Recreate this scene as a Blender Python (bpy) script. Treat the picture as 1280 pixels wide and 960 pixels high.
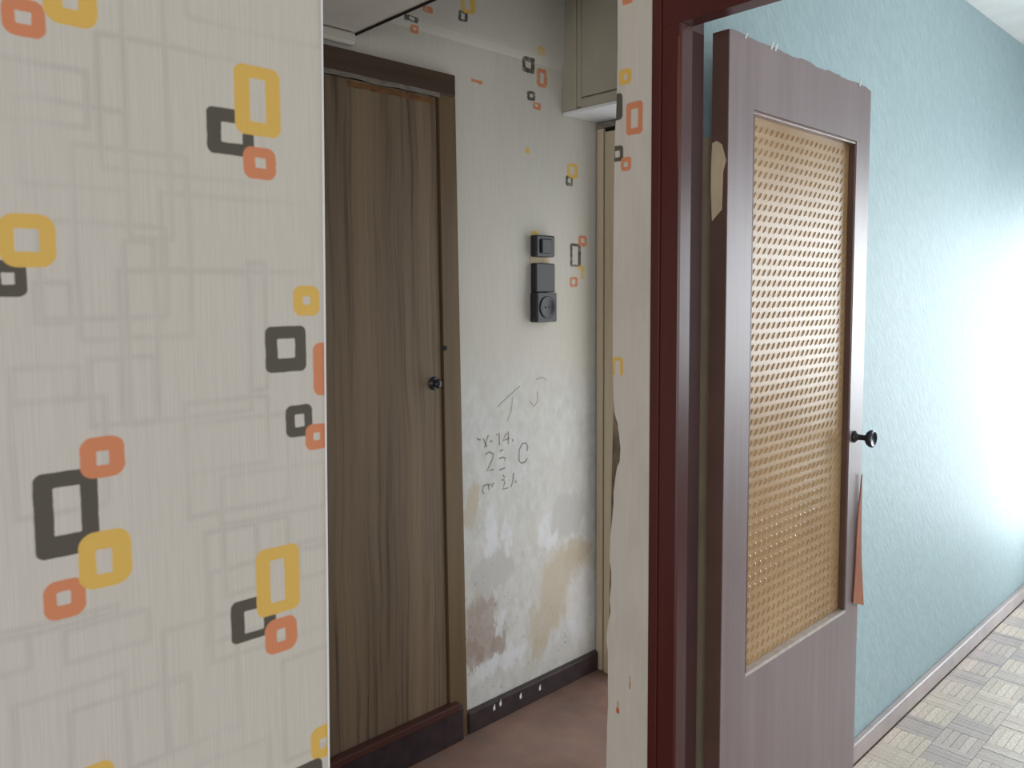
import bpy, bmesh, math, random
from mathutils import Vector, Matrix
random.seed(7)
for _o in list(bpy.data.objects): bpy.data.objects.remove(_o)
SC = bpy.context.scene
COL = SC.collection

# ------------------------------------------------------------------ camera
cam_d = bpy.data.cameras.new('camera'); cam = bpy.data.objects.new('camera', cam_d); COL.objects.link(cam)
_r = Vector((0.72333613, -0.69046966, -0.00604095)); _u = Vector((0.05490974, 0.04879806, 0.99729819)); _f = Vector((0.68830935, 0.72171352, -0.07321091))
cam.matrix_world = Matrix(((_r.x, _u.x, -_f.x, 0), (_r.y, _u.y, -_f.y, 0), (_r.z, _u.z, -_f.z, 1.5), (0, 0, 0, 1)))
cam_d.sensor_width = 36; cam_d.lens = 989.6 / 1280 * 36; cam_d.shift_y = (442.4 - 480) / 1280; cam_d.clip_start = 0.02
SC.camera = cam

# ------------------------------------------------------------------ sky, daylight, exposure
W = bpy.data.worlds.new('overcast_sky'); SC.world = W; W.use_nodes = True
W.node_tree.nodes['Background'].inputs[0].default_value = (0.80, 0.90, 1.0, 1)
W.node_tree.nodes['Background'].inputs[1].default_value = 0.9
def area(name, loc, direction, sx, sy, power, col, spread=180):
    d = bpy.data.lights.new(name, 'AREA'); d.shape = 'RECTANGLE'; d.size = sx; d.size_y = sy; d.energy = power; d.color = col; d.spread = math.radians(spread)
    o = bpy.data.objects.new(name, d); COL.objects.link(o); o.location = loc
    o.rotation_euler = Vector(direction).to_track_quat('-Z', 'Y').to_euler()
    return o
# daylight falling through the glazed balcony door and the window of the blue room
area('balcony_daylight', (5.25, 0.55, 1.02), (-1, 0, 0.02), 0.66, 1.8, 80, (0.88, 0.955, 1.0))
area('window_daylight', (5.25, -0.60, 1.46), (-1, 0, -0.08), 1.40, 1.40, 82, (0.88, 0.955, 1.0))
# two added fill lamps, no windows built, shining through unseen doorways behind and left
area('rear_fill', (-2.5, -5.0, 1.5), (0.5, 1, -0.03), 2.0, 1.7, 62, (1.0, 0.985, 0.965))
area('side_fill', (-4.2, -3.1, 1.0), (1, 0.81, 0.02), 1.9, 1.7, 118, (1.0, 0.985, 0.97))
# daylight of the room beyond the doorway at the corridor's end, and an added fill lamp at the closed left end
area('end_doorway_daylight', (2.47, 1.59, 0.98), (-1, 0.0, 0.02), 0.56, 1.8, 6.6, (1.0, 0.985, 0.975))
area('corridor_fill', (-0.72, 1.53, 1.15), (1, 0.05, 0), 0.8, 1.9, 3.5, (1.0, 0.985, 0.97))  # added lamp brightening the corridor; the wall behind it has no opening
VS = SC.view_settings; VS.view_transform = 'Standard'; VS.look = 'None'; VS.gamma = 1.0; VS.use_curve_mapping = False; VS.exposure = 0.0

# ------------------------------------------------------------------ measured prints (wall coordinates in metres: along the wall, height)
LEFT=[
 ('d',(0.405, 1.731, 0.465, 1.675),(0.423, 1.714, 0.45, 1.69)),
 ('y',(0.441, 1.789, 0.502, 1.703),(0.461, 1.773, 0.482, 1.72)),
 ('o',(0.45, 1.689, 0.494, 1.649),(0.466, 1.676, 0.48, 1.663)),
 ('o',(0.197, 1.809, 0.237, 1.77),(0.209, 1.796, 0.224, 1.783)),
 ('y',(0.235, 1.85, 0.288, 1.791),(0.254, 1.833, 0.269, 1.809)),
 ('d',(0.173, 1.54, 0.208, 1.502),(0.185, 1.527, 0.197, 1.515)),
 ('y',(0.184, 1.589, 0.237, 1.533),(0.198, 1.573, 0.221, 1.549)),
 ('y',(0.513, 1.515, 0.552, 1.475),(0.527, 1.501, 0.538, 1.49)),
 ('d',(0.472, 1.462, 0.53, 1.402),(0.489, 1.446, 0.514, 1.42)),
 ('o',(0.54, 1.438, 0.595, 1.366),(0.558, 1.418, 0.576, 1.388)),
 ('d',(0.498, 1.357, 0.537, 1.314),(0.511, 1.344, 0.525, 1.327)),
 ('o',(0.526, 1.328, 0.562, 1.293),(0.538, 1.316, 0.548, 1.306)),
 ('d',(0.203, 1.312, 0.267, 1.218),(0.222, 1.295, 0.249, 1.242)),
 ('o',(0.25, 1.345, 0.297, 1.299),(0.267, 1.329, 0.28, 1.313)),
 ('o',(0.208, 1.192, 0.25, 1.149),(0.221, 1.179, 0.235, 1.164)),
 ('y',(0.244, 1.238, 0.3, 1.173),(0.262, 1.217, 0.279, 1.189)),
 ('d',(0.415, 1.113, 0.476, 1.058),(0.433, 1.097, 0.459, 1.068)),
 ('y',(0.45, 1.172, 0.512, 1.082),(0.47, 1.155, 0.49, 1.098)),
 ('o',(0.46, 1.075, 0.506, 1.028),(0.477, 1.06, 0.489, 1.043)),
 ('y',(0.522, 0.904, 0.566, 0.857),(0.536, 0.885, 0.547, 0.871)),
 ('d',(0.478, 0.86, 0.539, 0.79),(0.496, 0.838, 0.522, 0.811)),
 ('y',(0.229, 0.972, 0.271, 0.919),(0.243, 0.952, 0.256, 0.937)),
]
FAINT=[
 (0.298, 1.531, 0.452, 1.356),
 (0.214, 1.517, 0.248, 1.474),
 (0.22, 1.582, 0.351, 1.478),
 (0.189, 1.426, 0.252, 1.391),
 (0.187, 1.39, 0.278, 1.267),
 (0.264, 1.432, 0.335, 1.357),
 (0.305, 1.564, 0.338, 1.355),
 (0.366, 1.373, 0.473, 1.286),
 (0.408, 1.276, 0.554, 1.215),
 (0.368, 1.347, 0.499, 1.233),
 (0.452, 1.544, 0.474, 1.382),
 (0.175, 1.067, 0.287, 0.925),
 (0.228, 1.04, 0.36, 0.95),
 (0.331, 1.102, 0.422, 0.951),
 (0.227, 1.134, 0.316, 1.097),
 (0.155, 1.142, 0.192, 1.104),
 (0.159, 1.148, 0.283, 1.14),
 (0.333, 1.035, 0.359, 0.951),
 (0.386, 1.21, 0.497, 1.07),
 (0.41, 1.209, 0.453, 1.125),
 (0.39, 1.159, 0.557, 1.044),
 (0.484, 1.015, 0.553, 0.875),
 (0.363, 0.92, 0.461, 0.824),
 (0.512, 1.169, 0.559, 1.12),
 (0.286, 1.79, 0.477, 1.644),
 (0.313, 1.865, 0.359, 1.568),
 (0.206, 1.709, 0.312, 1.62),
 (0.347, 1.623, 0.542, 1.533),
 (0.257, 1.666, 0.379, 1.454),
 (0.385, 1.903, 0.562, 1.83),
 (0.154, 1.746, 0.274, 1.685),
]
PIER=[
 ('y',(1.102, 1.983, 1.068, 1.95),(1.089, 1.972, 1.08, 1.96)),
 ('d',(1.132, 1.935, 1.092, 1.878),(1.126, 1.923, 1.114, 1.891)),
 ('o',(1.082, 1.91, 1.038, 1.841),(1.069, 1.895, 1.051, 1.855)),
 ('d',(1.128, 1.824, 1.09, 1.79),(1.112, 1.813, 1.099, 1.799)),
 ('o',(1.096, 1.797, 1.068, 1.767),(1.088, 1.786, 1.077, 1.776)),
 ('y',(1.119, 1.363, 1.087, 1.322),(1.11, 1.355, 1.096, 1.313)),
 ('o',(1.094, 2.178, 1.066, 2.116),(1.085, 2.167, 1.074, 2.133)),
]
CORR=[
 ('y',(2.051, 2.381, 2.088, 2.352),(2.063, 2.371, 2.073, 2.362)),
 ('d',(1.985, 2.335, 2.045, 2.283),(2.001, 2.321, 2.027, 2.299)),
 ('o',(2.055, 2.31, 2.11, 2.244),(2.073, 2.296, 2.093, 2.258)),
 ('d',(2.008, 2.221, 2.048, 2.189),(2.02, 2.212, 2.036, 2.201)),
 ('o',(2.036, 2.187, 2.077, 2.162),(2.048, 2.18, 2.062, 2.171)),
 ('d',(2.208, 1.946, 2.247, 1.909),(2.221, 1.936, 2.236, 1.92)),
 ('y',(2.216, 1.993, 2.275, 1.938),(2.234, 1.981, 2.256, 1.951)),
 ('y',(1.999, 2.023, 2.019, 2.003),None),
 ('d',(2.232, 1.696, 2.293, 1.608),(2.245, 1.685, 2.277, 1.616)),
 ('o',(2.279, 1.728, 2.328, 1.686),(2.295, 1.717, 2.314, 1.7)),
 ('o',(2.229, 1.57, 2.275, 1.531),(2.243, 1.561, 2.261, 1.543)),
 ('y',(2.275, 1.613, 2.311, 1.562),(2.256, 1.601, 2.293, 1.55)),
 ('o',(1.748, 2.215, 1.797, 2.203),(1.752, 2.206, 1.78, 2.195)),
 ('y',(2.025, 1.733, 2.058, 1.701),None),
 ('o',(1.542, 2.399, 1.582, 2.379),None),
 ('d',(1.474, 2.356, 1.528, 2.34),(1.492, 2.353, 1.513, 2.344)),
 ('o',(1.501, 2.334, 1.534, 2.31),(1.513, 2.327, 1.525, 2.32)),
 ('d',(1.686, 2.418, 1.726, 2.385),(1.698, 2.411, 1.713, 2.392)),
 ('y',(1.694, 2.478, 1.758, 2.415),(1.714, 2.465, 1.734, 2.427)),
 ('o',(1.995, 2.548, 2.034, 2.534),None),
]
WRITING=[
  [(1.758, 1.015), (1.774, 1.007)] ,
  [(1.787, 1.011), (1.794, 0.996), (1.804, 0.98)] ,
  [(1.81, 1.02), (1.801, 1.001), (1.793, 0.979)] ,
  [(1.818, 0.996), (1.829, 0.997)] ,
  [(1.846, 1.014), (1.861, 1.021), (1.862, 0.977)] ,
  [(1.896, 1.017), (1.879, 0.992), (1.913, 0.996)] ,
  [(1.905, 1.021), (1.905, 0.975)] ,
  [(1.924, 0.991), (1.929, 0.982)] ,
  [(1.796, 0.953), (1.814, 0.961), (1.833, 0.951), (1.83, 0.934), (1.801, 0.894), (1.833, 0.896)] ,
  [(1.865, 0.955), (1.88, 0.96)] ,
  [(1.859, 0.929), (1.877, 0.933), (1.891, 0.927), (1.885, 0.919)] ,
  [(1.86, 0.889), (1.889, 0.894)] ,
  [(1.958, 0.947), (1.958, 0.908), (1.969, 0.897), (1.99, 0.899)] ,
  [(1.958, 0.947), (1.975, 0.968), (1.993, 0.968), (2.002, 0.953), (1.998, 0.937)] ,
  [(1.999, 0.911), (1.988, 0.899)] ,
  [(1.803, 0.849), (1.785, 0.844), (1.781, 0.827), (1.789, 0.818)] ,
  [(1.807, 0.85), (1.812, 0.825)] ,
  [(1.808, 0.842), (1.821, 0.847), (1.824, 0.834), (1.835, 0.85)] ,
  [(1.87, 0.851), (1.882, 0.853), (1.886, 0.839), (1.876, 0.818), (1.903, 0.819)] ,
  [(1.877, 0.87), (1.888, 0.858)] ,
  [(1.931, 0.869), (1.926, 0.837), (1.916, 0.818)] ,
  [(1.939, 0.839), (1.942, 0.83)] ,
]
SCRIBBLE=[
  [(1.853, 1.113), (1.898, 1.141), (1.952, 1.171), (1.965, 1.177)] ,
  [(1.901, 1.059), (1.919, 1.09), (1.929, 1.142)] ,
  [(2.011, 1.121), (2.035, 1.097), (2.054, 1.116), (2.052, 1.15)] ,
  [(2.045, 1.195), (2.079, 1.201), (2.103, 1.187)] ,
]
STAINS=[
 ('brown',1.767,0.348,0.077,0.148),
 ('brown',1.736,0.257,0.045,0.046),
 ('brown',1.859,0.273,0.053,0.056),
 ('tan',2.202,0.398,0.167,0.155),
 ('tan',2.081,0.279,0.084,0.092),
 ('tan',2.277,0.500,0.091,0.061),
 ('tan',2.058,0.194,0.047,0.050),
 ('white',1.816,0.661,0.041,0.124),
 ('white',1.894,0.644,0.021,0.055),
 ('white',2.118,0.616,0.060,0.067),
 ('grey',1.830,0.534,0.128,0.062),
 ('white',2.303,0.275,0.106,0.177),
 ('white',1.860,0.336,0.032,0.040),
 ('tan',1.733,0.778,0.039,0.083),
 ('grey',2.227,0.657,0.115,0.077),
 ('white',1.869,0.190,0.154,0.048),
]
EDGE= [(1.107, 2.198), (1.106, 2.031), (1.108, 1.934), (1.11, 1.88), (1.112, 1.863), (1.114, 1.794), (1.116, 1.621), (1.117, 1.481), (1.117, 1.365), (1.114, 1.267), (1.112, 1.24), (1.102, 1.214), (1.098, 1.161), (1.102, 1.124), (1.109, 1.086), (1.113, 1.058), (1.113, 1.031), (1.117, 0.993), (1.122, 0.955), (1.124, 0.899), (1.119, 0.872), (1.119, 0.844), (1.124, 0.806), (1.121, 0.778), (1.128, 0.748), (1.133, 0.709), (1.128, 0.682), (1.128, 0.615), (1.127, 0.558), (1.13, 0.5), (1.132, 0.402)]

CEIL = 2.59
# ------------------------------------------------------------------ helpers
def lin(c):
    return tuple(((v / 255) / 12.92 if v / 255 <= 0.04045 else ((v / 255 + 0.055) / 1.055) ** 2.4) for v in c) + (1,)

class NT:
    """small wrapper that builds a procedural material"""
    def __init__(s, name, rough=0.6, spec=0.4):
        s.m = bpy.data.materials.new(name); s.m.use_nodes = True; s.t = s.m.node_tree; s.n = s.t.nodes
        s.b = s.n['Principled BSDF']; s.b.inputs['Roughness'].default_value = rough; s.b.inputs['Specular IOR Level'].default_value = spec
        s.tc = s.n.new('ShaderNodeTexCoord')
    def link(s, a, b): s.t.links.new(a, b)
    def put(s, sock, v):
        if hasattr(v, 'is_output') or isinstance(v, bpy.types.NodeSocket): s.link(v, sock)
        else: sock.default_value = v
    def vm(s, op, a, b=None):
        n = s.n.new('ShaderNodeVectorMath'); n.operation = op; s.put(n.inputs[0], a)
        if b is not None: s.put(n.inputs[1], b)
        return n.outputs['Value'] if op == 'LENGTH' else n.outputs[0]
    def ma(s, op, a, b=0.0, c=None, clamp=False):
        n = s.n.new('ShaderNodeMath'); n.operation = op; n.use_clamp = clamp; s.put(n.inputs[0], a); s.put(n.inputs[1], b)
        if c is not None: s.put(n.inputs[2], c)
        return n.outputs[0]
    def mr(s, v, a, b, c=0.0, d=1.0):
        n = s.n.new('ShaderNodeMapRange'); s.put(n.inputs[0], v)
        for i, x in enumerate((a, b, c, d)): n.inputs[i + 1].default_value = x
        return n.outputs[0]
    def mix(s, f, a, b, kind='MIX'):
        n = s.n.new('ShaderNodeMixRGB'); n.blend_type = kind
        s.put(n.inputs[0], f); s.put(n.inputs[1], a); s.put(n.inputs[2], b); return n.outputs[0]
    def noise(s, vec, scale, detail=3, rough=0.5):
        n = s.n.new('ShaderNodeTexNoise'); s.put(n.inputs['Vector'], vec); n.inputs['Scale'].default_value = scale
        n.inputs['Detail'].default_value = detail; n.inputs['Roughness'].default_value = rough; return n.outputs[0]
    def scale(s, v): return s.vm('MULTIPLY', s.tc.outputs['Object'], v)
    def bump(s, h, strength=0.3, dist=0.002):
        n = s.n.new('ShaderNodeBump'); n.inputs['Strength'].default_value = strength; n.inputs['Distance'].default_value = dist
        s.put(n.inputs['Height'], h); s.link(n.outputs[0], s.b.inputs['Normal'])
    def color(s, c): s.put(s.b.inputs['Base Color'], c)
    # rounded rectangle of a flat print: 1 inside
    def rrect(s, P, r, rad, soft=0.0012):
        cx, cz = (r[0] + r[2]) / 2, (r[1] + r[3]) / 2; hx, hz = abs(r[2] - r[0]) / 2, abs(r[1] - r[3]) / 2
        rad = min(rad, hx * 0.95, hz * 0.95)
        q = s.vm('ABSOLUTE', s.vm('SUBTRACT', P, (cx, cz, 0)))
        q = s.vm('MAXIMUM', s.vm('SUBTRACT', q, (hx - rad, hz - rad, 0)), (0, 0, 0))
        return s.mr(s.vm('LENGTH', q), rad + soft, rad - soft)
    def outline(s, P, r, w):
        a = s.rrect(P, (r[0] - w / 2, r[1] + w / 2, r[2] + w / 2, r[3] - w / 2), 0.004, 0.003)
        b = s.rrect(P, (r[0] + w / 2, r[1] - w / 2, r[2] - w / 2, r[3] + w / 2), 0.004, 0.003)
        return s.ma('SUBTRACT', a, b, clamp=True)

INK = {'d': lin((88, 83, 74)), 'y': lin((218, 178, 92)), 'o': lin((208, 134, 96))}
PAPER = lin((206, 199, 190))
def wall_coords(M, axis):
    sp = M.n.new('ShaderNodeSeparateXYZ'); M.link(M.tc.outputs['Object'], sp.inputs[0])
    cb = M.n.new('ShaderNodeCombineXYZ'); M.link(sp.outputs[0 if axis == 'x' else 1], cb.inputs[0]); M.link(sp.outputs[2], cb.inputs[1])
    return cb.outputs[0]
def paper_base(M, P):
    th = M.noise(M.scale((420, 420, 9)), 1.0, 2)
    c = M.mix(M.mr(th, 0.3, 0.7), lin((198, 191, 182)), PAPER)
    big = M.noise(M.scale((3, 3, 2)), 1.0, 3)
    c = M.mix(M.mr(big, 0.35, 0.7, 0, 0.35), c, lin((200, 196, 178)))
    return c, th
def print_motifs(M, c, P, motifs, wob=0.0010, fade=None):
    plain = c
    nz = M.n.new('ShaderNodeTexNoise'); M.put(nz.inputs['Vector'], P); nz.inputs['Scale'].default_value = 60
    Pw = M.vm('ADD', P, M.vm('MULTIPLY', M.vm('SUBTRACT', nz.outputs['Color'], (0.5, 0.5, 0.5)), (wob * 2, wob * 2, 0)))
    for ink, o, hole in motifs:
        w_, h_ = abs(o[2] - o[0]), abs(o[1] - o[3]); rad = (0.30 if h_ < 1.3 * w_ else 0.20) * min(w_, h_)
        if ink == 'd': rad = (0.24 if w_ < 0.05 else 0.15) * min(w_, h_)
        m = M.rrect(Pw, o, rad)
        ink_c = M.mix(M.rrect(Pw, hole, 0.002), INK[ink], plain) if hole else INK[ink]
        if fade: m = M.ma('MULTIPLY', m, fade)
        c = M.mix(m, c, ink_c)
    return c

def mesh(name, bm, mat, parent=None, smooth=False):
    me = bpy.data.meshes.new(name); bmesh.ops.recalc_face_normals(bm, faces=bm.faces); bm.to_mesh(me); bm.free()
    for m in (mat if isinstance(mat, (list, tuple)) else [mat]): me.materials.append(m)
    if smooth:
        for p in me.polygons: p.use_smooth = True
    o = bpy.data.objects.new(name, me); COL.objects.link(o)
    if parent: o.parent = parent
    return o
def box(bm, x0, x1, y0, y1, z0, z1, bev=0.0):
    vs = [bm.verts.new((x, y, z)) for x in (x0, x1) for y in (y0, y1) for z in (z0, z1)]
    fs = [bm.faces.new([vs[i] for i in q]) for q in ((0, 1, 3, 2), (4, 6, 7, 5), (0, 4, 5, 1), (2, 3, 7, 6), (0, 2, 6, 4), (1, 5, 7, 3))]
    if bev:
        es = {e for f in fs for e in f.edges}
        bmesh.ops.recalc_face_normals(bm, faces=fs)
        bmesh.ops.bevel(bm, geom=list(es), offset=bev, segments=2, affect='EDGES', profile=0.5)
    return fs
def boxes(*bs, bev=0.0):
    bm = bmesh.new()
    for b in bs: box(bm, *b, bev=bev)
    return bm
def slab(pts, place, n):
    """polygon given as 2D points, placed by place(a, b) and thickened by the vector n"""
    bm = bmesh.new(); n = Vector(n)
    a = [bm.verts.new(place(*p)) for p in pts]; b = [bm.verts.new(Vector(v.co) + n) for v in a]
    bm.faces.new(a); bm.faces.new(b[::-1])
    for i in range(len(a)):
        j = (i + 1) % len(a); bm.faces.new((a[i], b[i], b[j], a[j]))
    bm.normal_update()
    bmesh.ops.triangulate(bm, faces=[f for f in bm.faces if len(f.verts) > 4])
    return bm
def lathe(bm, prof, org, axis, seg=28):
    """profile of (radius, distance) turned about an axis through org"""
    axis = Vector(axis).normalized(); q = axis.to_track_quat('Z', 'Y'); org = Vector(org); rings = []
    for r, h in prof:
        rings.append([bm.verts.new(org + q @ Vector((r * math.cos(2 * math.pi * k / seg), r * math.sin(2 * math.pi * k / seg), h))) for k in range(seg)])
    for a, b in zip(rings, rings[1:]):
        for k in range(seg): bm.faces.new((a[k], a[(k + 1) % seg], b[(k + 1) % seg], b[k]))
    bm.faces.new(rings[0][::-1]); bm.faces.new(rings[-1])
def ribbon(bm, pts, w, place):
    """flat pencil stroke through 2D points on a wall"""
    V = [Vector(p) for p in pts]; L = []
    for i, p in enumerate(V):
        d = (V[min(i + 1, len(V) - 1)] - V[max(i - 1, 0)]).normalized(); n = Vector((-d.y, d.x)) * w / 2
        L.append((bm.verts.new(place(*(p + n))), bm.verts.new(place(*(p - n)))))
    for a, b in zip(L, L[1:]): bm.faces.new((a[0], a[1], b[1], b[0]))
def tag(o, label=None, cat=None, group=None, kind=None):
    if label: o['label'] = label
    if cat: o['category'] = cat
    if group: o['group'] = group
    if kind: o['kind'] = kind
    return o
def empty(name, loc, label, cat, kind=None):
    o = bpy.data.objects.new(name, None); COL.objects.link(o); o.location = loc; o.empty_display_size = 0.1
    return tag(o, label, cat, None, kind)
def child(name, bm, mat, parent, label=None, smooth=False):
    """mesh written in world coordinates, parented to an Empty that stands at its own place"""
    o = mesh(name, bm, mat, parent, smooth); o.matrix_parent_inverse = Matrix.Translation(-parent.location)
    if label: o['label'] = label
    return o

# ------------------------------------------------------------------ materials
def simple(name, col, rough=0.6, spec=0.4, var=0.12, sc=(8, 8, 8), bump=0.0, bs=60):
    M = NT(name, rough, spec); c = lin(col); d = tuple(v * (1 - 2.2 * var) for v in c[:3]) + (1,)
    M.color(M.mix(M.mr(M.noise(M.scale(sc), 1.0, 4), 0.3, 0.7), d, c))
    if bump: M.bump(M.noise(M.scale((bs, bs, bs)), 1.0, 3), bump, 0.002)
    return M.m
def wood(name, dark, light, rough=0.4, spec=0.5, grain=(70, 70, 2.2), streak=(16, 16, 0.9), bump=0.15, coat=0.0):
    M = NT(name, rough, spec)
    w = M.noise(M.scale(streak), 1.0, 4, 0.6); g = M.noise(M.scale(grain), 1.0, 5, 0.65)
    f = M.ma('ADD', M.ma('MULTIPLY', M.mr(w, 0.3, 0.7), 0.6), M.ma('MULTIPLY', M.mr(g, 0.25, 0.75), 0.4))
    M.color(M.mix(f, lin(dark), lin(light))); M.bump(g, bump, 0.001)
    if coat: M.b.inputs['Coat Weight'].default_value = coat; M.b.inputs['Coat Roughness'].default_value = 0.25
    return M.m

def film_wood(name, dark, light, rough):
    M = NT(name, rough, 0.35)
    wv = M.n.new('ShaderNodeTexNoise'); M.put(wv.inputs['Vector'], M.scale((3.2, 3.2, 1.1))); wv.inputs['Scale'].default_value = 1.0; wv.inputs['Detail'].default_value = 2
    P = M.vm('ADD', M.scale((1, 1, 1)), M.vm('MULTIPLY', M.vm('SUBTRACT', wv.outputs['Color'], (0.5, 0.5, 0.5)), (0.075, 0.0, 0.0)))
    bands = M.noise(M.vm('MULTIPLY', P, (11, 3, 0.35)), 1.0, 3, 0.55)
    lines = M.noise(M.vm('MULTIPLY', P, (62, 3, 0.8)), 1.0, 4, 0.7)
    fine = M.noise(M.vm('MULTIPLY', P, (300, 3, 7)), 1.0, 2)
    c = M.mix(M.mr(bands, 0.32, 0.68), lin(dark), lin(light))
    hard = M.ma('MULTIPLY', M.mr(lines, 0.50, 0.62), M.mr(bands, 0.62, 0.42, 0.22, 0.95))
    c = M.mix(hard, c, tuple(v * 0.45 for v in lin(dark)[:3]) + (1,))
    c = M.mix(M.mr(fine, 0.35, 0.7, 0, 0.25), c, tuple(v * 0.6 for v in lin(dark)[:3]) + (1,))
    M.color(c); M.bump(lines, 0.08, 0.001); return M.m

def left_paper():
    M = NT('wallpaper_hall', 0.55, 0.3); P = wall_coords(M, 'x'); c, th = paper_base(M, P)
    wr = M.n.new('ShaderNodeVectorMath'); wr.operation = 'WRAP'; M.link(P, wr.inputs[0])      # the print repeats along the wall and up it
    wr.inputs[1].default_value = (0.665, 1.896, 1.0); wr.inputs[2].default_value = (0.165, 0.66, -1.0); P = wr.outputs[0]
    nz = M.n.new('ShaderNodeTexNoise'); M.put(nz.inputs['Vector'], P); nz.inputs['Scale'].default_value = 9
    Pw = M.vm('ADD', P, M.vm('MULTIPLY', M.vm('SUBTRACT', nz.outputs['Color'], (0.5, 0.5, 0.5)), (0.006, 0.006, 0)))
    tot = None
    for r in FAINT:
        m = M.outline(Pw, r, 0.0065); tot = m if tot is None else M.ma('MAXIMUM', tot, m)
    br = M.noise(M.scale((7, 7, 7)), 1.0, 3)
    c = M.mix(M.ma('MULTIPLY', tot, M.mr(br, 0.3, 0.65, 0.05, 0.27)), c, lin((150, 146, 140)))
    c = print_motifs(M, c, P, LEFT)
    M.color(c); M.bump(th, 0.25, 0.0008); return M.m
def pier_paper():
    M = NT('wallpaper_pier', 0.6, 0.3); P = wall_coords(M, 'y'); c, th = paper_base(M, P)
    w = M.noise(M.scale((14, 14, 5)), 1.0, 4)
    c = M.mix(M.mr(w, 0.5, 0.75, 0, 0.4), c, lin((178, 168, 152)))
    c = print_motifs(M, c, P, PIER)
    for r, q in (((1.1035, 0.560, 1.0945, 0.546), 0.0045), ((1.1005, 0.576, 1.0975, 0.552), 0.0015), ((1.0655, 0.648, 1.0635, 0.630), 0.001), ((1.0665, 0.634, 1.0630, 0.617), 0.0017)):
        c = M.mix(M.rrect(P, r, q), c, lin((190, 96, 62)))
    M.color(c); M.bump(th, 0.25, 0.0008); return M.m
def corridor_paper():
    M = NT('stripped_corridor_wall', 0.65, 0.3); P = wall_coords(M, 'x'); c, th = paper_base(M, P)
    sp = M.n.new('ShaderNodeSeparateXYZ'); M.link(P, sp.inputs[0])
    n1 = M.noise(M.scale((5, 5, 3)), 1.0, 5, 0.6); n2 = M.noise(M.scale((30, 30, 18)), 1.0, 4, 0.65)
    # stripped plaster below the paper's torn lower edge
    low = M.mr(M.ma('ADD', sp.outputs[1], M.ma('MULTIPLY', n1, 0.30)), 1.50, 1.20)
    pl = M.mix(M.mr(n2, 0.35, 0.65), lin((198, 195, 191)), lin((213, 211, 208)))
    pl = M.mix(M.mr(n1, 0.45, 0.7, 0, 0.6), pl, lin((206, 199, 189)))
    c = M.mix(low, c, pl)
    cols = {'brown': lin((158, 140, 128)), 'tan': lin((192, 178, 156)), 'white': lin((226, 226, 230)), 'grey': lin((190, 186, 182))}
    ns = M.n.new('ShaderNodeTexNoise'); M.put(ns.inputs['Vector'], M.scale((16, 16, 7))); ns.inputs['Scale'].default_value = 1.0; ns.inputs['Detail'].default_value = 5; ns.inputs['Roughness'].default_value = 0.68
    off = M.vm('MULTIPLY', M.vm('SUBTRACT', ns.outputs['Color'], (0.5, 0.5, 0.5)), (0.16, 0.20, 0))
    Ps = M.vm('ADD', P, off)
    for k, x, z, rx, rz in STAINS:
        d = M.vm('LENGTH', M.vm('MULTIPLY', M.vm('SUBTRACT', Ps, (x, z, 0)), (1 / rx, 1 / rz, 0)))
        f = M.mr(d, 1.08, 0.75, 0, 0.8 if k != 'white' else 0.7)
        f = M.ma('MULTIPLY', f, M.mr(n2, 0.25, 0.55, 0.5, 1.0))
        c = M.mix(f, c, cols[k])
    spk = M.noise(M.scale((70, 70, 60)), 1.0, 2)
    c = M.mix(M.ma('MULTIPLY', M.mr(spk, 0.70, 0.76), M.mr(sp.outputs[1], 0.8, 0.3, 0, 0.7)), c, lin((120, 106, 96)))
    worn = M.mr(M.noise(M.scale((45, 45, 45)), 1.0, 2), 0.25, 0.5, 0.45, 1.0)
    c = print_motifs(M, c, P, CORR, 0.003, worn)
    M.color(c); M.bump(n2, 0.35, 0.0025); return M.m
def blue_paper():
    M = NT('blue_embossed_wallpaper', 0.6, 0.3)
    s = M.scale((1, 1, 1)); r = M.n.new('ShaderNodeVectorRotate'); r.rotation_type = 'Y_AXIS'; r.inputs['Angle'].default_value = math.radians(35); M.link(s, r.inputs['Vector'])
    n = M.noise(M.vm('MULTIPLY', r.outputs[0], (90, 90, 24)), 1.0, 4, 0.6)
    big = M.noise(M.scale((4, 4, 4)), 1.0, 3)
    c = M.mix(M.mr(n, 0.3, 0.7), lin((166, 190, 195)), lin((184, 206, 210)))
    c = M.mix(M.mr(big, 0.35, 0.7, 0, 0.25), c, lin((172, 192, 202)))
    M.color(c); M.bump(n, 0.32, 0.003); return M.m

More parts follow.
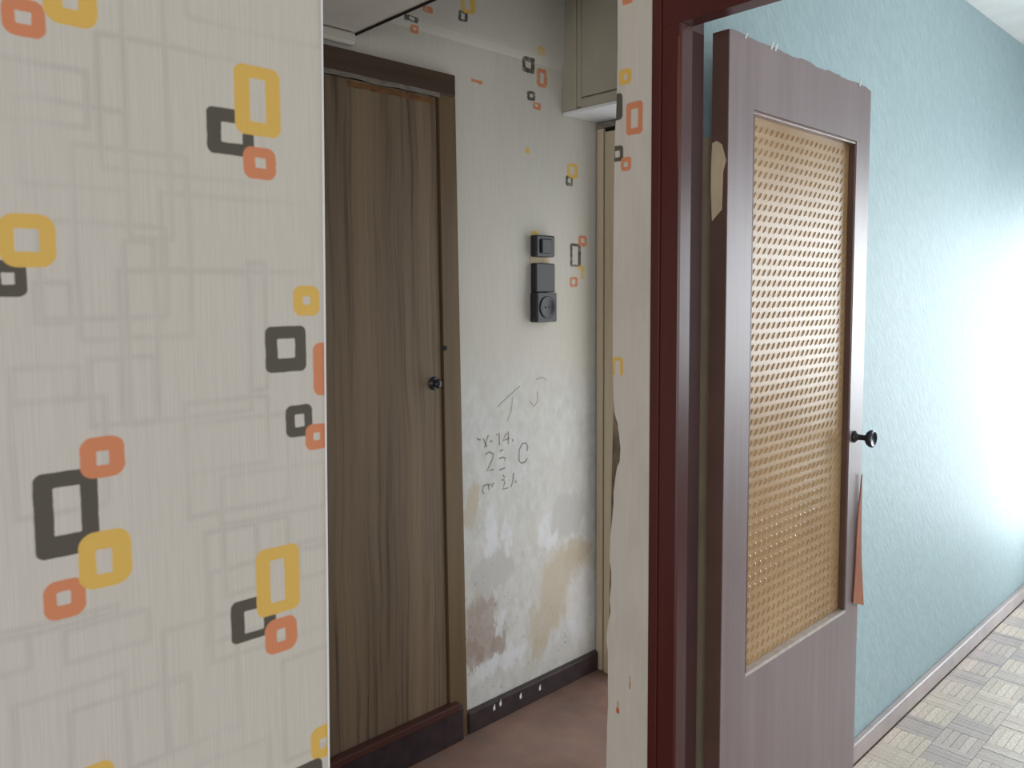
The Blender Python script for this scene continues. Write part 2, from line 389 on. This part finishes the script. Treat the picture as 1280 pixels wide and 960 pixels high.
MAT = dict(
    left=left_paper(), pier=pier_paper(), corr=corridor_paper(), blue=blue_paper(),
    hall=simple('plain_hall_paper', (206, 200, 190), 0.7, 0.3, 0.05),
    ceil=simple('ceiling_whitewash', (240, 240, 238), 0.8, 0.2, 0.04, bump=0.1),
    raw=simple('raw_stained_plaster', (134, 116, 98), 0.85, 0.2, 0.28, (22, 22, 14), 0.6, 90),
    cream=simple('cream_gloss_paint', (176, 168, 152), 0.4, 0.4, 0.06, (6, 6, 6)),
    white=simple('white_gloss_paint', (226, 226, 228), 0.4, 0.4, 0.03),
    crack=simple('dark_gap_shade', (40, 34, 30), 0.9, 0.1),  # near-black colour standing in for the shade inside gaps
    black=simple('black_bakelite', (34, 34, 40), 0.35, 0.5, 0.05),
    blackd=simple('dark_socket_holes', (14, 14, 16), 0.6, 0.3, 0.02),
    frame=wood('red_brown_lacquer', (66, 26, 24), (88, 38, 34), 0.32, 0.5, (40, 40, 1.5), (9, 9, 0.6), 0.12),
    edgew=simple('worn_orange_wood_edge', (150, 84, 56), 0.5, 0.4, 0.2, (30, 30, 6)),
    leaf=wood('varnished_leaf_veneer', (124, 106, 107), (150, 132, 133), 0.40, 0.5, (110, 110, 2.0), (14, 14, 0.8), 0.12),
    leafedge=simple('dark_leaf_edge', (104, 78, 70), 0.45, 0.4, 0.1),
    torn=simple('torn_orange_veneer', (184, 112, 80), 0.7, 0.3, 0.18, (30, 30, 8)),
    filler=simple('bare_pale_wood', (214, 194, 164), 0.75, 0.25, 0.1, (30, 30, 10)),
    bead=simple('pale_worn_bead', (140, 112, 104), 0.35, 0.5, 0.15, (40, 40, 40)),
    lip=simple('bead_highlight', (206, 194, 188), 0.3, 0.5, 0.12, (40, 40, 40)),  # pale colour carries the bright highlight along the lower bead
    rebate=simple('shaded_rebate_lacquer', (70, 38, 36), 0.7, 0.25, 0.1),  # darker, duller red: shade of the recess put into the colour
    film=film_wood('brown_wood_film', (112, 93, 77), (140, 120, 96), 0.5),
    trim1=wood('corridor_door_trim_film', (92, 74, 54), (122, 100, 72), 0.5, 0.35, (60, 60, 1.6), (14, 14, 0.8), 0.1),
    head1=wood('dark_head_film', (66, 52, 40), (90, 72, 56), 0.5, 0.35, (2, 60, 60), (1, 16, 16), 0.1),
    peel=simple('peeled_grey_film', (140, 130, 120), 0.6, 0.3, 0.2, (30, 30, 60)),
    orange=simple('bare_orange_wood', (132, 92, 56), 0.7, 0.3, 0.2, (30, 30, 60)),
    tan=wood('tan_painted_trim', (176, 158, 134), (204, 188, 162), 0.55, 0.35, (60, 60, 2), (14, 14, 1), 0.15),
    thr=wood('worn_red_threshold', (58, 34, 30), (92, 54, 46), 0.5, 0.4, (2, 60, 60), (1, 16, 16), 0.2),
    base=simple('dark_brown_baseboard_paint', (66, 52, 54), 0.4, 0.45, 0.2, (20, 20, 20), 0.2),
    broom=simple('brown_room_baseboard', (190, 174, 172), 0.4, 0.5, 0.1, (10, 10, 10)),
    floor=None, chip=simple('white_paint_chip', (235, 235, 235), 0.6, 0.3, 0.02),
    mortar=simple('dark_parquet_joint', (150, 134, 122), 0.8, 0.2),
    steel=simple('dark_metal_handle', (70, 74, 84), 0.28, 0.6, 0.1),
)
MAT['steel'].node_tree.nodes['Principled BSDF'].inputs['Metallic'].default_value = 0.8
def floor_mat():
    M = NT('worn_red_brown_floor_paint', 0.38, 0.5)
    a = M.noise(M.scale((3, 3, 3)), 1.0, 4, 0.6); b = M.noise(M.scale((11, 11, 11)), 1.0, 4, 0.6)
    c = M.mix(M.mr(a, 0.35, 0.65), lin((116, 88, 78)), lin((150, 118, 104)))
    c = M.mix(M.mr(b, 0.45, 0.75, 0, 0.5), c, lin((122, 112, 110)))
    M.color(c); M.put(M.b.inputs['Roughness'], M.mr(b, 0.3, 0.7, 0.3, 0.5)); M.bump(a, 0.1, 0.003); return M.m
MAT['floor'] = floor_mat()
def parquet_mat():
    M = NT('parquet_oak', 0.34, 0.5); oi = M.n.new('ShaderNodeObjectInfo')
    g = M.noise(M.scale((90, 90, 90)), 1.0, 3)
    c = M.mix(M.mr(g, 0.3, 0.7, 0, 0.35), oi.outputs['Color'], lin((96, 74, 56)))
    M.color(c); return M.m
MAT['parquet'] = parquet_mat()
def glass_mat():
    M = NT('amber_patterned_glass', 0.34, 0.35)
    M.color(M.mix(M.mr(M.noise(M.scale((5, 5, 5)), 1.0, 2), 0.3, 0.7), lin((196, 158, 114)), lin((210, 174, 130))))
    M.b.inputs['Transmission Weight'].default_value = 0.25
    M.b.inputs['IOR'].default_value = 1.5; return M.m
MAT['amber'] = glass_mat()
def pane_mat():
    m = bpy.data.materials.new('clear_window_glass'); m.use_nodes = True; t = m.node_tree; t.nodes.remove(t.nodes['Principled BSDF'])
    tr = t.nodes.new('ShaderNodeBsdfTransparent'); gl = t.nodes.new('ShaderNodeBsdfGlossy'); gl.inputs['Roughness'].default_value = 0.02
    fr = t.nodes.new('ShaderNodeFresnel'); fr.inputs[0].default_value = 1.45; mx = t.nodes.new('ShaderNodeMixShader')
    t.links.new(fr.outputs[0], mx.inputs[0]); t.links.new(tr.outputs[0], mx.inputs[1]); t.links.new(gl.outputs[0], mx.inputs[2])
    t.links.new(mx.outputs[0], t.nodes['Material Output'].inputs[0]); return m
MAT['pane'] = pane_mat()
def pencil(name, col, a):
    M = NT(name, 0.8, 0.1); M.color(lin(col)); M.b.inputs['Alpha'].default_value = a; return M.m
MAT['pencil'] = pencil('pencil_lead', (96, 88, 82), 0.45); MAT['faint'] = pencil('faint_pencil', (120, 112, 104), 0.36)

# ------------------------------------------------------------------ the setting
S = lambda name, bm, mat, label, cat: tag(mesh(name, bm, mat), label, cat, None, 'structure')
S('floor_hall', boxes((-1.6, 1.44, -2.3, 2.02, -0.06, 0), (1.44, 3.0, 1.112, 2.02, -0.06, 0)), MAT['floor'], 'worn red-brown painted floor of hall and corridor', 'floor')
S('ceiling_hall', boxes((-1.6, 2.6, -2.3, 2.2, CEIL, CEIL + 0.08)), MAT['ceil'], 'whitewashed ceiling above the hall and corridor', 'ceiling')
S('ceiling_room', boxes((1.377, 5.1, -2.6, 1.15, CEIL + 0.001, CEIL + 0.081)), MAT['ceil'], 'bright white ceiling of the blue room', 'ceiling')
wl = S('wall_left', slab([(-1.6, 0), (0.537, 0), (0.578, CEIL), (-1.6, CEIL)], lambda a, b: (a, 0.955, b), (0, 0.08, 0)), MAT['left'], 'near wall papered with yellow, dark and orange rounded squares over faint grey outlines', 'wall')
mesh('paper_edge', slab([(0.5345, 0), (0.5372, 0), (0.5782, CEIL), (0.5755, CEIL)], lambda a, b: (a, 0.9542, b), (0, 0.0012, 0)), MAT['white'], wl)['label'] = 'white cut edge of the wallpaper'
# corridor wall behind the wood-grain door, with a papered beam along its top
bm = boxes((-0.9, 0.80, 2.02, 2.12, 0, CEIL), (1.66, 2.50, 2.02, 2.12, 0, CEIL), (0.80, 1.66, 2.02, 2.12, 2.16, CEIL), (0.80, 1.66, 2.07, 2.12, 0, 2.16))
for x0, x1 in ((1.31, 2.39),):
    pr = [(2.02, 2.322), (2.015, 2.333), (2.0105, 2.347), (2.009, 2.362), (2.004, CEIL), (2.02, CEIL)]
    a = [bm.verts.new((x0, y, z)) for y, z in pr]; b = [bm.verts.new((x1, y, z)) for y, z in pr]
    bm.faces.new(a); bm.faces.new(b[::-1])
    for i in range(len(pr)):
        j = (i + 1) % len(pr); bm.faces.new((a[i], b[i], b[j], a[j]))
wc = S('wall_corridor', bm, MAT['corr'], 'stained corridor wall with scraps of wallpaper and pencilled figures, beside the wood-grain door', 'wall')
bm = bmesh.new()
for s in WRITING: ribbon(bm, s, 0.0055, lambda a, b: (a, 2.0188, b))
mesh('pencil_writing', bm, MAT['pencil'], wc)
bm = bmesh.new()
for s in SCRIBBLE: ribbon(bm, s, 0.004, lambda a, b: (a, 2.0188, b))
mesh('pencil_scribble', bm, MAT['faint'], wc)
# wall end between the corridor and the blue room
S('wall_blue', boxes((1.52, 5.0, 1.03, 1.112, 0, CEIL)), MAT['blue'], 'light blue embossed wallpapered wall of the bright room behind the open door', 'wall')
pw = [(1.014, 0), (1.133, 0), (1.131, 0.4), (1.126, 0.85), (1.115, 1.3), (1.107, 2.0), (1.104, CEIL), (1.014, CEIL)]
wp = S('wall_pier', slab(pw, lambda a, b: (1.377, a, b), (0.143, 0, 0)), MAT['raw'], 'narrow pier between the corridor and the red-brown door frame, bare plaster under torn paper', 'wall')
mesh('wallpaper_sheet', slab([(1.012, CEIL)] + [(1.104, CEIL)] + EDGE + [(1.134, 0.0), (1.012, 0.0)], lambda a, b: (1.375, a, b), (0.0019, 0, 0)), MAT['pier'], wp)['label'] = 'torn wallpaper with yellow, dark and orange rounded squares'
mesh('dark_stain_patch', slab([(1.114, 1.231), (1.1, 1.2), (1.094, 1.16), (1.096, 1.13), (1.107, 1.11), (1.113, 1.14), (1.107, 1.17), (1.112, 1.2)], lambda a, b: (1.3742, a, b), (0.0008, 0, 0)), MAT['raw'], wp)
S('wall_room_side', boxes((1.377, 1.52, -2.6, 0.05, 0, CEIL), (1.377, 1.52, 0.05, 1.014, 2.13, CEIL)), MAT['hall'], 'wall over and right of the open room doorway', 'wall')
S('wall_corridor_end', boxes((2.40, 2.50, 1.112, 1.30, 0, CEIL), (2.40, 2.50, 1.92, 2.02, 0, CEIL), (2.40, 2.50, 1.30, 1.92, 2.115, CEIL)), MAT['hall'], 'end wall of the short corridor with an open doorway in a tan frame', 'wall')
S('wall_corridor_far', boxes((-0.9, -0.8, 1.035, 2.02, 0, CEIL)), MAT['hall'], 'far left end wall of the corridor', 'wall')
S('wall_hall_back', boxes((-1.6, -1.45, -1.95, -1.85, 0, CEIL), (0.25, 1.377, -1.95, -1.85, 0, CEIL), (-1.45, 0.25, -1.95, -1.85, 2.25, CEIL)), MAT['hall'], 'hall wall behind the viewer with an open doorway', 'wall')
S('wall_hall_end', boxes((-1.7, -1.6, -1.95, -1.75, 0, CEIL), (-1.7, -1.6, -0.15, 0.955, 0, CEIL), (-1.7, -1.6, -1.75, -0.15, 2.2, CEIL)), MAT['hall'], 'hall end wall left of the viewer, with a wide doorway', 'wall')
S('wall_window', boxes((5.0, 5.1, -2.6, -1.32, 0, CEIL), (5.0, 5.1, 0.13, 0.20, 0, CEIL), (5.0, 5.1, 0.90, 1.112, 0, CEIL), (5.0, 5.1, -1.32, 0.13, 0, 0.80), (5.0, 5.1, 0.20, 0.90, 0, 0.10), (5.0, 5.1, -1.32, 0.13, 2.32, CEIL), (5.0, 5.1, 0.20, 0.90, 2.32, CEIL)), MAT['blue'], 'window wall at the far end of the blue room', 'wall')
S('wall_room_back', boxes((1.52, 5.0, -2.6, -2.5, 0, CEIL)), MAT['blue'], 'blue room wall opposite the open door', 'wall')
S('baseboard_corridor', boxes((1.6905, 2.372, 1.995, 2.02, 0, 0.074), bev=0.004), MAT['base'], 'dark brown chipped baseboard under the stained wall', 'baseboard')
S('baseboard_blue', boxes((1.60, 5.0, 1.005, 1.03, 0, 0.062), bev=0.006), MAT['broom'], 'glossy brown baseboard under the blue wall', 'baseboard')
# raw plaster strip of the jamb side
S('trim_1', boxes((1.478, 1.52, 0.985, 1.014, 0, 2.10)), MAT['raw'], 'bare plaster edge in the gap behind the red-brown frame', 'trim')
S('trim_2', boxes((1.52, 1.72, 1.026, 1.03, 0.10, 1.86)), MAT['filler'], 'unpapered cream strip of wall in the gap behind the door hinge edge', 'trim')

# window of the blue room
def window(name, y0, y1, z0, z1, bars, label):
    w = empty(name, (5.02, (y0 + y1) / 2, z0), label, 'window', 'structure'); t = 0.06
    child('window_frame', boxes((5.02, 5.08, y0, y0 + t, z0, z1), (5.02, 5.08, y1 - t, y1, z0, z1), (5.02, 5.08, y0 + t, y1 - t, z0, z0 + t), (5.02, 5.08, y0 + t, y1 - t, z1 - t, z1), *[(5.02, 5.08, y - t / 2, y + t / 2, z0 + t, z1 - t) for y in bars]), MAT['white'], w)
    ys = [y0 + t] + [v for y in bars for v in (y - t / 2, y + t / 2)] + [y1 - t]
    for a, c in zip(ys[::2], ys[1::2]): child('window_pane', boxes((5.046, 5.050, a, c, z0 + t, z1 - t)), MAT['pane'], w)
    return w
w = window('window_1', -1.32, 0.13, 0.80, 2.32, (-0.60,), 'white framed window lighting the blue room')
child('window_sill', boxes((4.86, 5.02, -1.36, 0.17, 0.765, 0.799), bev=0.006), MAT['white'], w)
window('window_2', 0.20, 0.90, 0.10, 2.32, (), 'glazed white balcony door beside the window of the blue room')

# parquet: squares of five slats, turned square by square
fr = S('floor_room', boxes((1.44, 5.1, -2.6, 1.112, -0.06, -0.012)), MAT['mortar'], 'basket-weave parquet floor of the blue room', 'floor')
sq = 0.125; sw = sq / 5
tones = [(228, 211, 194), (220, 203, 188), (210, 194, 184), (200, 185, 179), (232, 217, 201), (195, 180, 175)]
def slat_mesh(lx, ly):
    bm = boxes((-lx / 2, lx / 2, -ly / 2, ly / 2, -0.012, 0.0)); me = bpy.data.meshes.new('parquet_slat')
    bmesh.ops.recalc_face_normals(bm, faces=bm.faces); bm.to_mesh(me); bm.free(); me.materials.append(MAT['parquet']); return me
me_x, me_y = slat_mesh(sq - 0.0012, sw - 0.0012), slat_mesh(sw - 0.0012, sq - 0.0012)
rest = {}
n_s = 0
for i in range(int((4.98 - 1.53) / sq)):
    for j in range(int((1.005 + 2.5) / sq)):
        x0 = 1.53 + i * sq; y1 = 1.003 - j * sq; turned = (i + j) % 2
        tone = random.choice(tones[:3] + [tones[4]]) if turned else random.choice(tones[2:4] + [tones[5], tones[1]])
        vis = j < 4 and 2.30 <= x0 <= 4.2 and (x0 - 2.42) >= (1.003 - y1) * 0.60 and j * 4.3 <= (19 - abs(i - 10) * 0.9)
        for k in range(5):
            kf = 1 + random.uniform(-.045, .045); t = tuple(max(0, min(255, c * kf)) for c in tone)
            px, py = (x0 + sq / 2, y1 - sw * (k + .5)) if turned else (x0 + sw * (k + .5), y1 - sq / 2)
            if vis and n_s < 298:
                o = bpy.data.objects.new('parquet_slat', me_x if turned else me_y); COL.objects.link(o); o.parent = fr
                o.location = (px, py, random.uniform(-.0006, .0006)); o.color = lin(t); n_s += 1
            else:
                key = tones.index(tone); bmr = rest.setdefault(key, bmesh.new())
                lx, ly = (sq - .0012, sw - .0012) if turned else (sw - .0012, sq - .0012)
                box(bmr, px - lx / 2, px + lx / 2, py - ly / 2, py + ly / 2, -0.012, 0)
for key, bmr in rest.items():
    o = mesh('parquet_slats', bmr, MAT['parquet'], fr); o.color = lin(tones[key]); o['kind'] = 'stuff'

# ------------------------------------------------------------------ wood-grain door of the corridor
d1 = empty('door_1', (1.24, 2.01, 0), 'closed brown wood-grain film door in the corridor', 'door', 'structure')
lf = child('door_leaf', slab([(0.86, 0.13), (1.6095, 0.13), (1.5925, 2.128), (0.86, 2.128)], lambda a, b: (a, 2.013, b), (0, 0.037, 0)), MAT['film'], d1)
child('door_jamb', slab([(1.6165, 0), (1.690, 0), (1.6655, 2.1365), (1.599, 2.1365)], lambda a, b: (a, 2.004, b), (0, 0.066, 0)), MAT['trim1'], d1)
child('door_jamb', boxes((0.775, 0.855, 2.004, 2.07, 0.0, 2.1365), bev=0.004), MAT['trim1'], d1)
child('door_head', boxes((0.775, 1.666, 2.002, 2.07, 2.137, 2.207), bev=0.004), MAT['head1'], d1, 'dark brown head with peeling film')
random.seed(3)
def ragged(x0, x1, ztop, zbot, jt, jb, n=22):
    top = [(x0 + (x1 - x0) * i / n, ztop + random.uniform(-jt, jt)) for i in range(n + 1)]
    bot = [(x0 + (x1 - x0) * i / n, zbot + random.uniform(-jb, jb)) for i in range(n + 1)]
    return top + bot[::-1]
child('peeled_film', slab(ragged(0.90, 1.60, 2.141, 2.127, 0.0010, 0.0022), lambda a, b: (a, 2.0015, b), (0, 0.0025, 0)), MAT['peel'], d1, 'grey strip of peeled film')
child('bare_strip', slab(ragged(1.27, 1.585, 2.121, 2.106, 0.0010, 0.0016), lambda a, b: (a, 2.0115, b), (0, 0.0018, 0)), MAT['orange'], d1, 'orange strip of bare wood')
bm = bmesh.new(); lathe(bm, [(0.021, 0), (0.022, 0.003), (0.018, 0.006), (0.009, 0.008), (0.008, 0.016), (0.013, 0.019), (0.015, 0.025), (0.011, 0.030), (0.002, 0.032)], (1.570, 2.014, 1.220), (0, -1, 0))
child('door_knob', bm, MAT['black'], d1, 'small dark knob', True)
bm = bmesh.new(); lathe(bm, [(0.008, 0), (0.008, 0.003), (0.004, 0.0035)], (1.610, 2.0045, 1.332), (0, -1, 0), 16)
child('nail_hole', bm, MAT['blackd'], d1)
child('threshold', boxes((0.855, 1.66, 1.985, 2.07, 0.0, 0.118), bev=0.006), MAT['base'], d1, 'dark raised threshold')
child('threshold_strip', boxes((0.855, 1.64, 1.979, 2.013, 0.112, 0.136), bev=0.004), MAT['thr'], d1, 'worn red-brown strip along the threshold')

# ------------------------------------------------------------------ tan door frame at the corridor's end
d3 = empty('door_3', (2.385, 1.6, 0), 'tan frame of the open doorway at the corridor end, half hidden by the pier', 'door', 'structure')
child('frame_board', boxes((2.374, 2.40, 1.978, 2.010, 0.0, 2.135), bev=0.003), MAT['tan'], d3)
child('frame_board', boxes((2.368, 2.40, 1.885, 1.966, 0.0, 2.118), bev=0.003), MAT['tan'], d3)
child('frame_backing', boxes((2.386, 2.40, 1.925, 2.016, 0.0, 2.134)), MAT['crack'], d3, 'dark groove between the frame boards')
child('frame_board', boxes((2.380, 2.40, 1.262, 1.298, 0.0, 2.118), bev=0.003), MAT['tan'], d3)
child('frame_head', boxes((2.372, 2.40, 1.262, 2.012, 2.1355, 2.157), bev=0.003), MAT['peel'], d3, 'chipped plaster patch over the frame')

# ------------------------------------------------------------------ overhead cabinet and storage box
oc = empty('overhead_cabinet', (2.29, 1.6, 2.16), 'cream painted overhead cabinet above the corridor end, with a white underside', 'cabinet')
child('cabinet_body', boxes((2.204, 2.39, 1.113, 1.993, 2.172, CEIL - 0.002)), MAT['cream'], oc)
child('underside_panel', boxes((2.19, 2.39, 1.113, 2.018, 2.160, 2.172), bev=0.002), MAT['white'], oc, 'white underside panel')
child('stile', boxes((2.188, 2.204, 1.951, 2.018, 2.173, CEIL - 0.002), bev=0.002), MAT['cream'], oc)
child('stile', boxes((2.191, 2.204, 1.929, 1.950, 2.180, CEIL - 0.002), bev=0.002), MAT['cream'], oc)
child('rail', boxes((2.191, 2.204, 1.113, 1.928, 2.173, 2.206), bev=0.002), MAT['cream'], oc)
child('cabinet_door', boxes((2.188, 2.203, 1.56, 1.925, 2.211, 2.57), bev=0.003), MAT['cream'], oc)
child('cabinet_door', boxes((2.188, 2.203, 1.19, 1.556, 2.211, 2.57), bev=0.003), MAT['cream'], oc)
sb = empty('overhead_storage_box', (0.9, 1.6, 2.256), 'grey papered underside of the storage box over the corridor, left of the dark shadow gap', 'storage box')
child('box_bottom', boxes((-0.8, 1.300, 1.10, 2.018, 2.258, 2.272)), MAT['hall'], sb)
child('box_front', boxes((1.284, 1.300, 1.10, 2.018, 2.273, CEIL - 0.002)), MAT['hall'], sb)
random.seed(5)
ed = [(1.12 + 0.9 * i / 24, random.uniform(0.002, 0.0065)) for i in range(25)]
bm = bmesh.new(); vs = []
for y, t in ed: vs.append([bm.verts.new((x, y, z)) for x, z in ((1.2965 - t * .3, 2.2545), (1.3035, 2.2545), (1.3035, 2.262), (1.2965 - t * .3, 2.262))])
for a, b in zip(vs, vs[1:]):
    for k in range(4): bm.faces.new((a[k], a[(k + 1) % 4], b[(k + 1) % 4], b[k]))
child('gap_shadow_strip', bm, MAT['crack'], sb, 'dark strip painted for the shadow gap')  # thin dark strip drawn in place of the gap's shadow
S('trim_3', boxes((0.2, 1.292, 1.994, 2.02, 2.222, 2.256), bev=0.008), MAT['hall'], 'white plaster lip over the left end of the wood-grain door head', 'trim')

# ------------------------------------------------------------------ switch and socket
sw_ = empty('light_switch', (2.067, 2.02, 1.678), 'square black switch, topmost of the black fittings on the stained wall', 'switch')
child('switch_plate', boxes((2.019, 2.115, 1.988, 2.0195, 1.639, 1.716), bev=0.005), MAT['black'], sw_)
child('rocker', boxes((2.040, 2.094, 1.980, 1.989, 1.652, 1.703), bev=0.004), MAT['black'], sw_)
ws = empty('wall_socket', (2.067, 2.02, 1.51), 'tall black socket block under the square switch', 'socket')
child('blank_plate', boxes((2.020, 2.118, 1.990, 2.0195, 1.512, 1.616), bev=0.004), MAT['black'], ws)
sk = child('socket_box', boxes((2.016, 2.119, 1.982, 2.0195, 1.404, 1.511), bev=0.005), MAT['black'], ws)
bm = bmesh.new(); lathe(bm, [(0.040, 0), (0.040, 0.003), (0.034, 0.003), (0.030, 0.0008), (0.001, 0.0008)], (2.068, 1.9822, 1.458), (0, -1, 0))
child('socket_face', bm, MAT['black'], sk, None, True)
for dx in (-0.0095, 0.0095):
    bm = bmesh.new(); lathe(bm, [(0.003, 0), (0.003, 0.0012), (0.001, 0.0014)], (2.068 + dx, 1.981, 1.458), (0, -1, 0), 12); child('pin_hole', bm, MAT['blackd'], sk)
tag(mesh('bare_plaster_gap', boxes((2.018, 2.116, 2.0165, 2.0195, 1.617, 1.638)), MAT['filler'], wc), 'bare pale strip of wall between switch and socket')
# white chips on the dark baseboard
bb = bpy.data.objects['baseboard_corridor']
random.seed(11)
for x, z in ((1.80, 0.055), (1.83, 0.06), (1.93, 0.05), (2.03, 0.045)):
    o = mesh('paint_chip', slab([(x, z), (x + .008, z + .012), (x + .011, z - .008), (x + .002, z - .012)], lambda a, b: (a, 1.9938, b), (0, 0.002, 0)), MAT['chip'], bb)

# ------------------------------------------------------------------ open door of the blue room with its frame
d2 = empty('door_2', (1.535, 0.95, 0), 'open red-brown door with a tall amber patterned glass pane in its frame', 'door', 'structure')
child('casing', boxes((1.372, 1.39, 0.991, 1.014, 0, 2.16), bev=0.002), MAT['frame'], d2)
bm = bmesh.new(); pf = [(1.375, 0.989), (1.375, 0.948), (1.379, 0.944), (1.415, 0.944), (1.415, 0.958), (1.476, 0.958), (1.476, 0.989)]
child('jamb', slab(pf, lambda a, b: (a, b, 0.0), (0, 0, 2.0455)), MAT['frame'], d2)
child('rebate', boxes((1.4165, 1.4765, 0.9565, 0.9585, 0, 2.045)), MAT['rebate'], d2, 'rebate of the jamb, its shade painted in dark')  # thin overlay painting the rebate's shade
child('jamb', boxes((1.416, 1.476, 0.958, 0.989, 2.0457, 2.0718)), MAT['frame'], d2)
pf = [(1.375, 2.16), (1.375, 2.046), (1.415, 2.046), (1.415, 2.072), (1.476, 2.072), (1.476, 2.16)]
child('head', slab(pf, lambda a, b: (a, 0.05, b), (0, 0.939, 0)), MAT['frame'], d2)
child('casing_head', boxes((1.372, 1.377, 0.05, 0.99, 2.10, 2.16)), MAT['frame'], d2)
pf = [(1.375, 0.06), (1.375, 0.10), (1.415, 0.10), (1.415, 0.085), (1.476, 0.085), (1.476, 0.06)]
child('jamb', slab(pf, lambda a, b: (a, b, 0.0), (0, 0, 2.046)), MAT['frame'], d2)
child('worn_edge', slab([(0.9475, 2.02), (0.9505, 2.02), (0.952, 1.93), (0.9515, 1.82), (0.9490, 1.76), (0.9476, 1.76)], lambda a, b: (1.3742, a, b), (0.0008, 0, 0)), MAT['edgew'], d2, 'orange worn arris near the top')

YF, YB = 0.930, 0.970
random.seed(21)
leaf = bmesh.new()
box(leaf, 1.534, 1.638, YF, YB, 0.012, 2.035); box(leaf, 2.182, 2.266, YF, YB, 0.012, 2.035)
box(leaf, 1.638, 2.182, YF, YB, 0.012, 0.600); box(leaf, 1.638, 2.182, YF, YB, 1.912, 2.035)
n = 40; top = []
for i in range(n + 1):
    x = 1.534 + (2.266 - 1.534) * i / n; top.append((x, 2.066 + 0.002 * math.sin(i * 0.75) + random.uniform(-.0016, .0016) - (0.005 if i == n else 0)))
tb = [[leaf.verts.new((x, y, z)) for y, z in ((YF, 2.035), (YF, zt - .002), (YF + .003, zt), (YB, zt), (YB, 2.035))] for x, zt in top]
for a, b in zip(tb, tb[1:]):
    for k in range(4): leaf.faces.new((a[k], a[k + 1], b[k + 1], b[k]))
leaf.faces.new(tb[0]); leaf.faces.new(tb[-1][::-1])
dl = child('door_leaf', leaf, MAT['leaf'], d2)
child('hinge_edge', boxes((1.5315, 1.534, YF + .0015, YB, 0.012, 2.064)), MAT['leafedge'], d2, 'dark lacquered hinge edge')
gp = child('glass_pane', boxes((1.636, 2.184, 0.949, 0.954, 0.598, 1.914)), MAT['amber'], d2, 'amber glass pressed with slanting dashes')
# slanting pressed dashes, far too many to count
bm = bmesh.new(); st = 0.0252
for r in range(int(1.30 / st)):
    z = 0.606 + (r + .5) * st
    for c in range(int(0.545 / st)):
        x = 1.642 + (c + .5) * st + (st / 2 if r % 2 else 0) * 0.0
        dx, dz, wv = 0.0092, 0.0085, 0.0036
        p = [(x - dx, 0.949, z - dz), (x - dx + wv, 0.949, z - dz), (x + dx, 0.949, z + dz), (x + dx - wv, 0.949, z + dz)]
        q = [(x - dx * .6 + wv / 2, 0.9462, z - dz * .6), (x + dx * .6 - wv / 2, 0.9462, z + dz * .6)]
        v = [bm.verts.new(t) for t in p] + [bm.verts.new(t) for t in q]
        for f in ((0, 1, 4), (1, 2, 5, 4), (2, 3, 5), (3, 0, 4, 5)): bm.faces.new([v[k] for k in f])
gr_ = mesh('glass_relief', bm, MAT['amber'], gp); gr_['kind'] = 'stuff'
for b in ((1.638, 2.182, 0.9315, 0.949, 1.904, 1.912), (1.638, 2.182, 0.9285, 0.949, 0.600, 0.609)):
    child('glazing_bead', boxes(b, bev=0.002), MAT['bead'] if b[4] > 1 else MAT['lip'], d2, None if b[4] > 1 else 'bead along the sill of the pane, its highlight painted pale')
for b in ((1.638, 1.645, 0.9300, 0.949, 0.609, 1.904), (2.176, 2.182, 0.9315, 0.949, 0.609, 1.904)):
    child('glazing_bead', boxes(b, bev=0.0015), MAT['leafedge'], d2)
bm = bmesh.new(); lathe(bm, [(0.016, 0), (0.017, 0.004), (0.011, 0.008), (0.008, 0.012), (0.0075, 0.030), (0.012, 0.036)], (2.212, YF, 1.10), (0, -1, 0))
kn = child('door_handle', bm, MAT['black'], d2, 'dark handle knob with a concave face', True)
bm = bmesh.new(); lathe(bm, [(0.010, 0.034), (0.019, 0.038), (0.0245, 0.046), (0.0245, 0.053), (0.021, 0.0555), (0.0175, 0.053), (0.009, 0.0505), (0.001, 0.050)], (2.212, YF, 1.10), (0, -1, 0))
child('knob_disc', bm, MAT['steel'], d2, 'round disc of the handle', True)
child('torn_veneer', slab([(2.262, 0.985), (2.240, 0.85), (2.232, 0.70), (2.225, 0.619), (2.297, 0.591), (2.288, 0.646), (2.276, 0.721), (2.268, 0.80)], lambda a, b: (a, 0.9245, b), (0, 0.003, 0)), MAT['torn'], d2, 'torn flap of orange veneer at the door edge')
child('bare_patch', slab([(0.968, 1.829), (0.957, 1.833), (0.944, 1.824), (0.933, 1.789), (0.940, 1.765), (0.942, 1.684), (0.955, 1.672), (0.966, 1.661), (0.9695, 1.725), (0.9695, 1.777)], lambda a, b: (1.5303, a, b), (0.0012, 0, 0)), MAT['filler'], d2, 'pale patch where the veneer broke off')
for x, h in ((1.714, .012), (1.732, .010), (2.192, .016), (1.60, .006)):
    child('splinter', slab([(x - .006, 2.058), (x - .002, 2.056), (x + .006, 2.064 + h), (x + .003, 2.065 + h)], lambda a, b: (a, YF - .002, b), (0, 0.003, 0)), MAT['chip'], d2, 'white splinter on the top edge')
